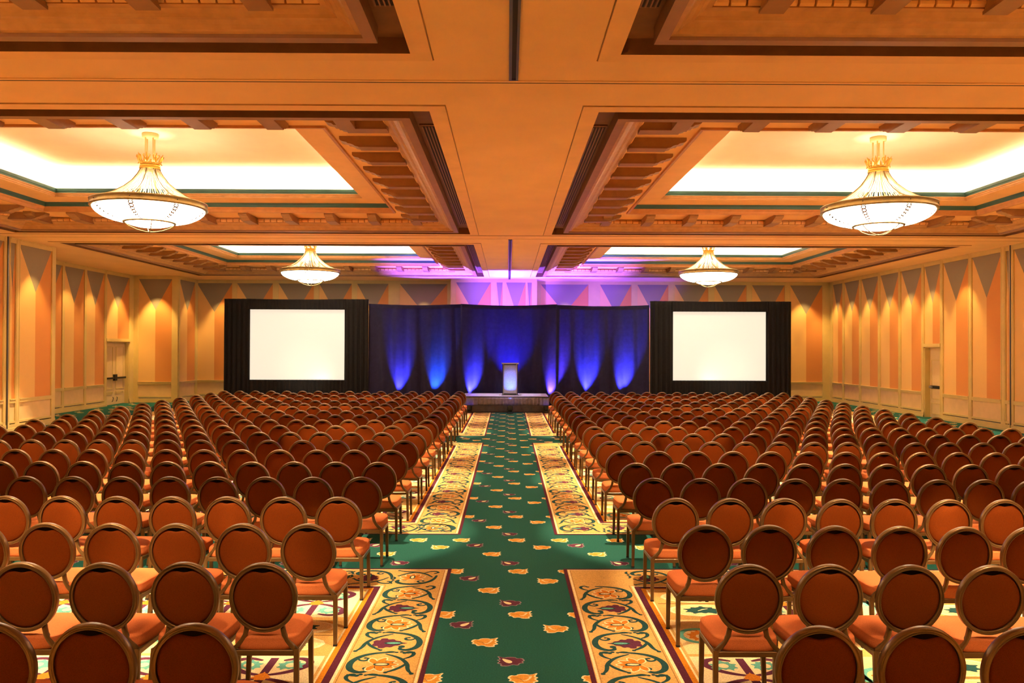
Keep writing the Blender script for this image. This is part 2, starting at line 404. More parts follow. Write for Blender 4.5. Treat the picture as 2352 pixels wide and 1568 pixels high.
AIRLABEL = {0: 'slotted air diffuser in the coffer overhead, left of the centre beam', 1: 'slotted air diffuser in the coffer overhead, right of the centre beam',
            2: 'long slotted air diffuser beside the centre beam, facing the nearer left chandelier', 3: 'long slotted air diffuser beside the centre beam, facing the nearer right chandelier',
            4: 'slotted air diffuser in the farthest coffer, left of the purple-lit beam', 5: 'slotted air diffuser in the farthest coffer, right of the purple-lit beam'}
for ci, (x0, y0, x1, y1) in enumerate(COFFERS):
    c = MB()
    rings = []
    for d, z, m in PROFILE:
        rings.append([(x0+d,y0+d,CEIL+z),(x1-d,y0+d,CEIL+z),(x1-d,y1-d,CEIL+z),(x0+d,y1-d,CEIL+z)])
    for k in range(len(PROFILE)-1):
        a, b = rings[k], rings[k+1]
        for q in range(4):
            r = (q+1) % 4
            c.quad([a[q], b[q], b[r], a[r]], M[PROFILE[k][2]])
    c.quad(list(reversed(rings[-1])), M['upper'])
    # row of rounded frieze blocks
    def frieze(p, dirv, nrm, L):
        n = int(L/.155)
        for i in range(n):
            u = (i+.5)*L/n; hw = L/n*.43
            a = V(p) + dirv*(u-hw); b = V(p) + dirv*(u+hw)
            pts = []
            for zz, dep in ((.165,.004),(.185,.03),(.205,.036),(.225,.03),(.245,.006)):
                pts.append((a + nrm*dep + V((0,0,zz)), b + nrm*dep + V((0,0,zz))))
            vs = [q for pr in pts for q in pr]
            fs = [(2*j, 2*j+1, 2*j+3, 2*j+2) for j in range(4)] + [(0,2,4,6,8), (1,9,7,5,3)]
            c.add(vs, fs, M['tan_plane'])
    d = .95
    frieze((x0+d, y1-d, CEIL), V((1,0,0)), V((0,-1,0)), x1-x0-2*d)
    frieze((x1-d, y0+d, CEIL), V((0,1,0)), V((-1,0,0)), y1-y0-2*d)
    frieze((x0+d, y0+d, CEIL), V((0,1,0)), V((1,0,0)), y1-y0-2*d)
    co = struct(c.build('trim_%d' % (ci+1)))
    # brackets
    def bracket(x, y, rz):
        global brk
        if brk is None:
            brk = recalc(bracket_mesh().build('bracket')); o = brk
        else:
            o = brk.copy(); COL.objects.link(o)
        o.parent = co; o.location = (x, y, CEIL); o.rotation_euler = (0, 0, rz)
    d = .94
    nx, ny = 10, 9
    for i in range(nx):
        x = x0 + d + .55 + (x1-x0-2*d-1.1)*i/(nx-1)
        if y1 > 8 : bracket(x, y1-d, PI)
        if y0 > 0: bracket(x, y0+d, 0)
    for i in range(ny):
        y = y0 + d + .62 + (y1-y0-2*d-1.24)*i/(ny-1)
        if y < 5.5: continue
        bracket(x1-d, y, PI/2); bracket(x0+d, y, -PI/2)
    # slotted air diffuser beside the centre beam
    a = MB()
    xa, xb = (x1-.47, x1-.25) if ci % 2 == 0 else (x0+.25, x0+.47)
    ya, yb = max(y0+1.35, 4.5), y1-.95
    zb = CEIL+.15
    a.box((xa, ya, zb-.02), (xb, yb, zb+.002), M['brown'])
    dv = thing('air_diffuser', AIRLABEL[ci], 'air vent', ((xa+xb)/2, (ya+yb)/2, zb-.02))
    g = a.build('plate', dv, None); g.location = (-(xa+xb)/2, -(ya+yb)/2, -(zb-.02))
    for k in range(4):
        s = MB(); u = -.085 + k*.045
        s.box((u, -(yb-ya)/2+.06, -.012), (u+.016, (yb-ya)/2-.06, .002), M['beam'])
        s.box((u+.017, -(yb-ya)/2+.06, -.003), (u+.040, (yb-ya)/2-.06, .001), M['dark'])
        s.build('slat', dv)

# ================================================================== WALLS
def wall_panels(name, P0, U, N, L, panels, doors=(), narrow=False, stile=.0):
    """P0 lower corner, U unit vector left to right as seen from inside, N into the room.
    panels: list of (u0,u1); doors: list of (u0,u1,height): opening below, panel above."""
    w = MB(); base = MB()
    P0, U, N = V(P0), V(U), V(N)
    def P(u, n, z): return P0 + U*u + N*n + V((0,0,z))
    def bx(b, u0, u1, n0, n1, z0, z1, m):
        vs = [P(u0,n0,z0),P(u1,n0,z0),P(u1,n1,z0),P(u0,n1,z0),P(u0,n0,z1),P(u1,n0,z1),P(u1,n1,z1),P(u0,n1,z1)]
        b.add(vs, [(0,3,2,1),(4,5,6,7),(0,1,5,4),(1,2,6,5),(2,3,7,6),(3,0,4,7)], m)
    ZT, ZA, ZR = 5.10, 3.83, .85
    allp = sorted([(a, b, None) for a, b in panels] + [(a, b, h) for a, b, h in doors])
    cur = 0
    for a, b, h in allp:
        if a > cur: bx(w, cur, a, -.05, .035, 0, CEIL, M['cream'])
        if a > cur and a - cur > .15: bx(w, cur+.03, cur+.045, .0, .042, .25, CEIL, M['cream']); bx(w, a-.045, a-.03, .0, .042, .25, CEIL, M['cream'])
        cur = b
        um = (a+b)/2; zb = ZR if h is None else h + .10
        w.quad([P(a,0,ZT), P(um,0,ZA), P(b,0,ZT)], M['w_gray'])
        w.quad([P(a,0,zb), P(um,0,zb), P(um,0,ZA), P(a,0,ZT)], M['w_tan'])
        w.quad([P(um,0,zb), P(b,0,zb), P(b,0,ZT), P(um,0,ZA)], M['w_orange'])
        bx(w, a, b, -.05, .03, ZT, CEIL, M['cream']); bx(w, a, b, .0, .045, ZT+.10, CEIL, M['cream'])
        if h is None:
            bx(w, a, b, -.05, .045, .75, .85, M['cream']); bx(w, a, b, 0, .06, .835, .855, M['cream'])
            w.quad([P(a,.005,.24), P(b,.005,.24), P(b,.005,.75), P(a,.005,.75)], M['wains'])
            bx(w, a, b, -.05, .03, .20, .26, M['cream'])
        else:
            bx(w, a-.05, b+.05, -.05, .07, h, h+.11, M['cream'])
    if cur < L: bx(w, cur, L, -.05, .035, 0, CEIL, M['cream'])
    # baseboard, broken at doors
    cur = 0
    for a, b, h in sorted(doors):
        if a > cur: bx(base, cur, a, 0, .05, 0, .17, M['cream']); bx(base, cur, a, 0, .07, 0, .07, M['cream'])
        cur = b
    if cur < L: bx(base, cur, L, 0, .05, 0, .17, M['cream']); bx(base, cur, L, 0, .07, 0, .07, M['cream'])
    o = struct(w.build('wall_' + name)); recalc(o)
    p = struct(base.build('baseboard_' + name)); recalc(p)
    return P
# right wall (u runs from the back corner towards the camera)
st = [35.0, 33.6, 32.0, 30.36, 28.76, 27.15, 25.97, 24.36, 22.75]
pan = []; drs = []
for i in range(len(st)-1):
    a, b = YBACK - st[i] + (.28 if i == 0 else .085), YBACK - st[i+1] - .085
    if i == 5: drs.append((a, b, 2.38))
    else: pan.append((a, b))
y = 22.32
k = 0
pan.append((YBACK-22.62, YBACK-22.44))
while y > 0:
    y2 = y - 1.62
    pan.append((YBACK-y+.06, YBACK-y2-.06)); y = y2
PR = wall_panels('right', (XR, YBACK, 0), (0,-1,0), (-1,0,0), YBACK - Y0, pan, drs)
t = MB(); t.box((XR-.05, 22.355, 0), (XR, 22.40, CEIL), M['track']); t.box((XR-.03, 22.335, 0), (XR, 22.355, CEIL), M['dark']); struct(t.build('trim_9'))
# left wall, near part
pan = [(Y - Y0 + .08, Y2 - Y0 - .08) for Y, Y2 in ((21.95, 23.65), (21.52, 21.93))]
y = 21.40
while y > 0:
    y2 = y - 1.65; pan.append((y2 - Y0 + .08, y - Y0 - .08)); y = y2
wall_panels('left', (XL, Y0, 0), (0,1,0), (1,0,0), YREC0 - Y0, pan)
t = MB(); t.box((XL, 21.44, 0), (XL+.06, 21.49, CEIL), M['track']); struct(t.build('trim_10'))
e = MB(); e.box((XREC-.3, YREC0-.12, 0), (XL-.01, YREC0-.01, CEIL), M['cream']); struct(e.build('wall_left_return'))
# recess
wall_panels('recess_side', (XREC, YREC0, 0), (0,1,0), (1,0,0), YREC1 - YREC0, [(.2, 1.6), (1.75, 2.45), (2.55, 3.95), (4.1, 5.4), (5.55, 6.86)], [(7.02, 8.85, 2.5)])
wall_panels('recess_back', (XREC, YREC1, 0), (1,0,0), (0,-1,0), 1.85, [(.22, 1.6)])
wall_panels('recess_return', (-13.65, YREC1, 0), (0,1,0), (1,0,0), 2.0, [(.12, 1.75)])
# back wall
def bxp(px): return (px - CX0) / 52.26
XB0 = -13.65
pp = [(453,534),(545,627),(640,721),(733,808),(820,892),(918,1027),(1242,1351),(1378,1450),(1464,1535),(1550,1627),(1641,1715),(1728,1803),(1816,1890)]
wall_panels('back', (XB0, YBACK, 0), (1,0,0), (0,-1,0), XR - XB0, [(bxp(a)-XB0, bxp(b)-XB0) for a, b in pp])
# projecting centre bay
XC0, XC1 = (1035-CX0)/53.7, (1233-CX0)/53.7
def cxp(px): return (px-CX0)/53.7 - XC0
wall_panels('centre', (XC0, 34.05, 0), (1,0,0), (0,-1,0), XC1-XC0, [(cxp(1047), cxp(1127)), (cxp(1140), cxp(1154)), (cxp(1162), cxp(1207)), (cxp(1211), cxp(1221))])
e = MB(); e.box((XC0, 34.07, 0), (XC0+.04, YBACK, CEIL), M['cream']); e.box((XC1-.04, 34.07, 0), (XC1, YBACK, CEIL), M['cream']); struct(e.build('wall_centre_sides'))

# doors ------------------------------------------------------------
def door_right():
    u0, u1 = drs[0][0], drs[0][1]; ya, yb = YBACK-u1, YBACK-u0; h = 2.38
    d = MB()
    d.box((XR+.16, ya-.05, 0), (XR+.22, yb+.05, h), M['door'])
    d.box((XR-.02, ya-.01, 0), (XR+.3, ya+.04, h), M['cream']); d.box((XR-.02, yb-.04, 0), (XR+.3, yb+.01, h), M['cream'])
    d.box((XR-.02, ya, h-.03), (XR+.3, yb, h+.02), M['cream'])
    for z0, z1 in ((.12, .5), (.62, 1.95)):
        for a, b in (((ya+.14), (yb-.14)),):
            d.box((XR+.15, a, z0), (XR+.165, b, z0+.025), M['cream']); d.box((XR+.15, a, z1-.025), (XR+.165, b, z1), M['cream'])
            d.box((XR+.15, a, z0), (XR+.165, a+.025, z1), M['cream']); d.box((XR+.15, b-.025, z0), (XR+.165, b, z1), M['cream'])
    o = struct(d.build('door_2'))
    b = MB(); b.box((XR+.12, ya+.12, .98), (XR+.16, yb-.12, 1.08), M['blackmetal']); b.build('panic_bar', o)
    b = MB(); b.box((XR+.06, yb-.28, 1.0), (XR+.16, yb-.14, 1.07), M['steel']); b.tube([(XR+.08, yb-.2, 1.03), (XR+.04, yb-.2, 1.03), (XR+.04, yb-.36, 1.03)], .014, M['steel']); b.build('lever_handle', o)
door_right()
def door_left():
    ya, yb = YREC0+7.02, YREC0+8.85; h = 2.5; X = XREC - .13
    d = MB(); ym = (ya+yb)/2
    d.box((XREC-.19, ya-.02, 0), (XREC+.02, ya+.05, h), M['cream']); d.box((XREC-.19, yb-.05, 0), (XREC+.02, yb+.02, h), M['cream']); d.box((XREC-.19, ya, h-.04), (XREC+.02, yb, h+.02), M['cream'])
    o = struct(d.build('door_1'))
    for a, b in ((ya+.05, ym-.004), (ym+.004, yb-.05)):
        l = MB(); l.box((X-.05, a, .01), (X, b, h-.04), M['door'])
        for z0, z1 in ((.42, .52), (.62, 2.3)):
            for (p, q, r, s2) in ((a+.12, b-.12, z0, z0+.03), (a+.12, b-.12, z1-.03, z1), (a+.12, a+.15, z0, z1), (b-.15, b-.12, z0, z1)):
                l.box((X-.004, p, r), (X+.014, q, s2), M['cream'])
        lf = l.build('door_leaf', o)
        p = MB(); p.box((X+.02, a+.06, 1.02), (X+.075, b-.03, 1.09), M['blackmetal']); p.box((X, a+.05, 1.0), (X+.05, a+.13, 1.12), M['blackmetal'])
        mm = b if a < ym-.2 else a
        p.box((X, mm-.09 if mm == b else mm+.01, .95), (X+.09, mm-.01 if mm == b else mm+.09, 1.2), M['blackmetal'])
        p.build('panic_bar', lf)
        q = MB(); yk = (b-.16) if a < ym-.2 else (a+.16)
        q.tube([(X+.01, yk, .12), (X+.05, yk-.02, .16), (X+.05, yk+.03, .27), (X+.01, yk+.04, .30)], .012, M['blackmetal']); q.build('foot_bolt', lf)
door_left()

# ================================================================== CHANDELIERS
def make_chandelier(label):
    root = thing('chandelier', label, 'chandelier', (0,0,0), 0, 'bowl chandeliers in the coffers')
    Z = lambda z: z - 4.98            # origin at the ring
    b = MB(); b.lathe([(0,Z(6.36)),(.145,Z(6.36)),(.15,Z(6.33)),(.145,Z(6.28)),(.10,Z(6.272)),(0,Z(6.27))], M['coffer_trim'], seg=32); b.build('canopy', root)
    for k in range(4):
        a = PI/4 + k*PI/2 + .2
        b = MB(); b.tube([(.095*math.cos(a), .095*math.sin(a), Z(5.72)), (.095*math.cos(a), .095*math.sin(a), Z(6.28))], .014, M['coffer_trim'], 10); b.build('rod', root)
    # crown
    b = MB(); b.lathe([(.165,Z(5.67)),(.19,Z(5.675)),(.195,Z(5.70)),(.185,Z(5.71)),(.185,Z(5.75)),(.197,Z(5.765)),(.19,Z(5.785)),(.165,Z(5.78)),(.165,Z(5.67))], M['gold'], seg=40)
    cr = b.build('crown', root)
    for k in range(8):
        a = k*PI/4 + .15; f = MB()
        ca, sa = math.cos(a), math.sin(a)
        def Q(r, t, z): return (r*ca - t*sa, r*sa + t*ca, Z(z))
        f.tube([Q(.188,0,5.77), Q(.195,0,5.83), Q(.21,0,5.90), Q(.235,0,5.965)], .013, M['gold'], 8, scale=[1,1.3,1.5,.3])
        for s in (-1, 1):
            f.tube([Q(.19,.0,5.80), Q(.20,s*.03,5.85), Q(.212,s*.055,5.885), Q(.225,s*.062,5.91), Q(.232,s*.045,5.925), Q(.23,s*.035,5.905)], .010, M['gold'], 7, scale=[1,1.3,1.3,1.2,1,.5])
            f.tube([Q(.19,s*.01,5.775), Q(.195,s*.045,5.79), Q(.197,s*.07,5.775)], .008, M['gold'], 6)
        f.build('fleuron', cr)
    # ring
    b = MB(); b.lathe([(.985,Z(4.915)),(1.03,Z(4.915)),(1.045,Z(4.93)),(1.035,Z(4.945)),(1.04,Z(4.965)),(1.032,Z(4.98)),(1.04,Z(5.0)),(1.035,Z(5.025)),(1.045,Z(5.04)),(1.02,Z(5.05)),(.985,Z(5.045)),(.985,Z(4.915))], M['brass'], seg=72)
    rg = b.build('ring', root)
    for k in range(8):
        a = k*PI/4 + .1; s = MB(); s.lathe([(0,.012),(.010,.008),(.012,0)], M['blackmetal'], seg=8)
        st_ = s.build('stud', rg); st_.location = (1.034*math.cos(a), 1.034*math.sin(a), Z(4.985)); st_.rotation_euler = (0, PI/2, a)
    # bowl
    def bowl_r(t): return .455 + (.995-.455)*math.sin(t*PI/2)**1.05 if t > 0 else .455
    prof = [(bowl_r(t/10), Z(4.665) + (4.93-4.665)*(1-math.cos(t/10*PI/2))**.85*1.0) for t in range(11)]
    b = MB(); b.lathe(prof, M['glass'], seg=64); b.lathe([(r-.012, z+.010) for r, z in prof] , M['liner'], seg=64); b.lathe([(0, prof[0][1]+.012), (prof[0][0], prof[0][1]+.012)], M['liner'], seg=32); b.build('glass_bowl', root)
    for k in range(8):
        a = k*PI/4 + .1; ca, sa = math.cos(a), math.sin(a)
        s = MB(); 
        def Q(r, t, z): return V((r*ca - t*sa, r*sa + t*ca, z))
        pr = [(r+.008, z-.006) for r, z in prof]
        def at(t):
            i = min(int(t*10), 9); q = t*10 - i
            return pr[i][0] + (pr[i+1][0]-pr[i][0])*q, pr[i][1] + (pr[i+1][1]-pr[i][1])*q
        hw = lambda t: .029 + .022*t
        t = 0.0
        while t < .985:
            h = hw(t); r, z = at(t); step = max(.04, h*2.1/.66); t2 = min(1, t+step); r2, z2 = at(t2)
            vs = []; NQ = 16
            for q in range(NQ):
                an = 2*PI*q/NQ + PI/NQ; ca_, sa_ = math.cos(an), math.sin(an); mxx = max(abs(ca_), abs(sa_))
                for fac, lift in ((.62, .0), (1/mxx, 0)):
                    uu, ww = ca_*fac, sa_*fac
                    tt = .5 + .5*uu
                    vs.append(Q(r+(r2-r)*tt, ww*(h + (hw(t2)-h)*tt), z+(z2-z)*tt))
            s.add(vs, [(2*q, 2*q+1, 2*((q+1) % NQ)+1, 2*((q+1) % NQ)) for q in range(NQ)], M['strap'])
            t = t2
        s.build('strap', root)
    b = MB(); b.lathe([(.43,Z(4.64)),(.465,Z(4.64)),(.475,Z(4.655)),(.465,Z(4.685)),(.44,Z(4.685)),(.43,Z(4.64))], M['brass'], seg=48); b.build('lower_ring', root)
    b = MB(); b.lathe([(.43,Z(4.655)),(.36,Z(4.615)),(.24,Z(4.585)),(.12,Z(4.572)),(0,Z(4.57))], M['glass'], seg=40); b.build('glass_cap', root)
    b = MB()
    for k in range(4):
        a = k*PI/2 + .5; ca, sa = math.cos(a), math.sin(a)
        b.tube([(r*ca, r*sa, Z(z)) for r, z in ((.455,4.65),(.36,4.575),(.22,4.515),(.08,4.485),(.0,4.48))], .009, M['brass'], 7)
    b.lathe([(0,Z(4.455)),(.018,Z(4.465)),(.028,Z(4.48)),(.02,Z(4.495)),(0,Z(4.50))], M['brass'], seg=16)
    b.build('finial', root)
    # hanging strands: crown to ring, sagging inward
    sp = [(.17,5.68),(.235,5.56),(.34,5.42),(.50,5.28),(.70,5.15),(.88,5.075),(1.0,5.04)]
    for k in range(8):
        a = k*PI/4 + .1; s = MB()
        s.sweep([(r*math.cos(a), r*math.sin(a), Z(z)) for r, z in sp], rrect(.007,.014,.004,1), M['brass'], up=V((math.cos(a), math.sin(a), .3)))
        s.build('arm', root)
    b = MB()
    for k in range(64):
        if k % 8 == 0: continue
        a = k*2*PI/64 + .1
        b.tube([(r*math.cos(a)*.985, r*math.sin(a)*.985, Z(z)+.004) for r, z in sp], .0085, M['bead'], 5)
    b.build('bead_strands', root)
    return root
CH = [((-12.95-.77)/2, (9.67+20.8)/2, 'large bowl chandelier nearest the camera, over the chairs on the double-door side'),
      ((.90+13.1)/2+.1, (9.67+20.8)/2, 'large bowl chandelier nearest the camera, over the chairs on the single-door side'),
      ((-12.95-.77)/2-.15, 28.2, 'far bowl chandelier hanging before the left projection screen'),
      ((.90+13.1)/2+.1, 28.2, 'far bowl chandelier hanging before the right projection screen')]
first = None
for x, y, lb in CH:
    if first is None: first = make_chandelier(lb); o = first
    else: o = copy_tree(first); o['label'] = lb
    o.location = (x, y, 4.98)

# ================================================================== DRAPES, SCREENS, STAGE
def drape_mb(x0, x1, z0, z1, y, amp, wl, m, seed=0, sag=0.0, flare=.3, tucks=(), nz=14, skew=0.0, topsag=0.0):
    rnd = random.Random(seed); n = max(8, int((x1-x0)/wl*8)); b = MB(); vs = []
    ph = [rnd.uniform(0, 6.28) for _ in range(4)]
    for j in range(nz+1):
        t = j/nz
        for i in range(n+1):
            u = i/n; x = x0 + (x1-x0)*u
            a = amp*(.55+.45*(1-t))
            yy = y + a*(math.sin(2*PI*x/wl + ph[0] + .5*math.sin(x*1.7+ph[1])) + .4*math.sin(2*PI*x/wl*2.3 + ph[2] + t*1.3) + .35*math.sin(2*PI*x/wl*.37 + ph[3]))
            yy += skew*(u-.5)
            zt = z1 - topsag*math.sin(PI*u) 
            z = z0 + (zt-z0)*t
            vs.append((x, yy, z))
    W = n+1
    fs = [(j*W+i, j*W+i+1, (j+1)*W+i+1, (j+1)*W+i) for j in range(nz) for i in range(n)]
    b.add(vs, fs, m, True)
    return b
def thick(o, t=.012):
    md = o.modifiers.new('cloth thickness', 'SOLIDIFY'); md.thickness = t; md.offset = 0
    return o
YD = 30.5                              # drape line
def dx(px): return (px - CX0) / 60.0
def dz(py, px=1167): return CAM_H + (CY0 + (px-CX0)*.0035 - py) / 60.0
def surround(name, xa, xb, sa, sb, zt, zs0, zs1, label, seed):
    r = thing(name, label, 'drape surround', ((xa+xb)/2, YD, 0))
    ox = (xa+xb)/2
    for (a, b) in ((xa-ox, sa-ox+.03), (sb-ox-.03, xb-ox)):
        thick(drape_mb(a, b, .02, zt, 0, .035, .19, M['blackdrape'], seed+1).build('side_panel', r))
        seed += 1
    thick(drape_mb(sa-ox-.02, sb-ox+.02, zs1-.03, zt+.0, -.05, .012, .16, M['blackdrape'], seed+5, topsag=.02).build('valance', r))
    thick(drape_mb(sa-ox-.02, sb-ox+.02, .02, zs0+.02, -.03, .022, .15, M['blackdrape'], seed+6).build('skirt', r))
    p = MB(); p.tube([(xa-ox, .08, zt-.03), (xb-ox, .08, zt-.03)], .022, M['blackmetal']); p.build('top_rail', r)
    for x in (xa-ox+.03, xb-ox-.03):
        p = MB(); p.tube([(x, .08, 0), (x, .08, zt-.03)], .022, M['blackmetal']); p.box((x-.2, -.1, 0), (x+.2, .3, .012), M['blackmetal']); p.build('upright', r)
def screen(xa, xb, z0, z1, label):
    r = thing('projection_screen', label, 'projection screen', ((xa+xb)/2, YD+.16, 0), 0, 'blank projection screens')
    ox = (xa+xb)/2; w = (xb-xa)/2
    b = MB(); b.box((-w-.02, -.01, z0-.02), (w+.02, .01, z1+.02), M['screen']); b.build('screen_surface', r)
    f = MB()
    for a, c in (((-w-.06,-.03,z0-.06),(w+.06,-.012,z0)), ((-w-.06,-.03,z1),(w+.06,-.012,z1+.06)), ((-w-.06,-.03,z0-.06),(-w,-.012,z1+.06)), ((w,-.03,z0-.06),(w+.06,-.012,z1+.06))): f.box(a, c, M['blackmetal'])
    f.build('screen_frame', r)
    for s in (-1, 1):
        l = MB(); l.box((s*(w-.3)-.03, .02, 0), (s*(w-.3)+.03, .06, z1), M['blackmetal']); l.box((s*(w-.3)-.04, -.05, 0), (s*(w-.3)+.04, .6, .04), M['blackmetal']); l.build('leg', r)
LX = (dx(516), dx(846)); RX = (dx(1494), dx(1819))
LS = (dx(572), dx(793)); RS = (dx(1545), dx(1763))
LZ0, LZ1 = dz(873, 680), dz(709, 680); RZ0, RZ1 = dz(875, 1650), dz(714, 1650)
surround('drape_surround', *LX, *LS, dz(686.5, 680), LZ0, LZ1, 'black pleated drape surround around the screen on the double-door side', 10)
surround('drape_surround', *RX, *RS, dz(691.5, 1650), RZ0, RZ1, 'black pleated drape surround around the screen on the single-door side', 30)
screen(*LS, LZ0, LZ1, 'blank white projection screen on the double-door side of the stage')
screen(*RS, RZ0, RZ1, 'blank white projection screen on the single-door side of the stage')
BLUE = [(846, 1063, 'dark blue-lit stage drape next to the screen on the double-door side'), (1058, 1280, 'dark blue-lit stage drape directly behind the lectern'), (1276, 1492, 'dark blue-lit stage drape next to the screen on the single-door side')]
for k, (a, b, lb) in enumerate(BLUE):
    xa, xb = dx(a), dx(b); yy = YD + (.10 if k != 1 else .0)
    o = drape_mb(xa, xb, .02, dz(698 if k != 2 else 699, 1167), yy, .045, .62, M['bluedrape'], 50+k, topsag=.05 if k != 1 else .06, nz=24).build('stage_drape')
    thick(o); tag(o, lb, 'drape', 'blue-lit drapes behind the stage')

# stage
SX0, SX1, SY0, SY1, SH = -1.62, 1.44, 28.25, 30.2, .58
stg = thing('stage_platform', 'low stage platform with dark pleated skirt at the end of the aisle', 'stage', ((SX0+SX1)/2, (SY0+SY1)/2, 0))
cx, cy = (SX0+SX1)/2, (SY0+SY1)/2
b = MB(); b.box((SX0-cx, SY0-cy, SH-.08), (SX1-cx, SY1-cy, SH-.004), M['blackmetal']); b.box((SX0-cx, SY0-cy+.012, SH-.004), (SX1-cx, SY1-cy, SH), M['deck']); b.build('deck', stg)
thick(drape_mb(SX0-cx-.02, SX1-cx+.02, SH-.30, SH-.035, SY0-cy-.045, .016, .13, M['valance'], 71, nz=4).build('skirt_valance', stg), .006)
thick(drape_mb(SX0-cx, SX1-cx, .01, SH-.28, SY0-cy-.02, .02, .42, M['skirt'], 72, nz=6).build('skirt', stg), .006)
for x in (SX0-cx+.06, SX1-cx-.06):
    for y in (SY0-cy+.1, SY1-cy-.1):
        l = MB(); l.tube([(x, y, 0), (x, y, SH-.08)], .022, M['blackmetal']); l.build('leg', stg)
# lectern
lec = thing('lectern', 'upright lectern with pale lit front panel on the stage', 'lectern', (.08, 28.75, SH))
b = MB(); w, dp = .28, .2
b.sweep([(0,0,.05), (0,0,1.14)], rrect(w, dp, .07, 4), M['blackmetal'], up=V((0,1,0)), smooth=False); b.build('body', lec)
b = MB(); n = 12; pts = []
b.box((-.225, -dp-.012, .09), (.225, -dp+.02, 1.11), M['mesh_panel']); b.build('front_panel', lec)
for s in (-1, 1):
    b = MB(); b.box((s*.24-.012, -dp-.018, .05), (s*.24+.012, -dp+.02, 1.14), M['steel']); b.build('edge_strip', lec)
b = MB(); b.sweep([(0,-.02,1.14), (0,-.02,1.18)], rrect(.315, .25, .06, 4), M['steel'], up=V((0,1,0)), smooth=False); b.build('top', lec)
b = MB(); b.sweep([(0,0,0), (0,0,.035)], rrect(.31, .24, .06, 4), M['steel'], up=V((0,1,0)), smooth=False); b.build('base', lec)
# uplights on the floor before the stage
def par(x, y, rx, label):
    r = thing('stage_uplight', label, 'stage light', (x, y, .009))
    b = MB(); b.lathe([(0,.0),(.11,.0),(.11,.012),(.0,.014)], M['blackmetal'], seg=24); b.build('base_plate', r)
    for s in (-1, 1):
        y_ = MB(); y_.box((s*.105-.006, -.02, .01), (s*.105+.006, .02, .17), M['blackmetal']); y_.build('yoke', r)
    c = MB(); c.lathe([(0,-.10),(.06,-.10),(.085,-.07),(.095,.06),(.098,.08),(.09,.08),(.085,.05)], M['blackmetal'], seg=28)
    h = c.build('housing', r); h.location = (0, 0, .17); h.rotation_euler = (rx, 0, 0)
    l = MB(); l.lathe([(0,.052),(.086,.05)], M['lens'], seg=24); l.build('lens', h)
par(.08, 27.85, -.45, 'black uplight on the floor before the middle of the stage')
par(-1.36, 28.02, -.3, 'black uplight at the double-door end of the stage front')
par(1.36, 28.02, -.3, 'black uplight at the single-door end of the stage front')

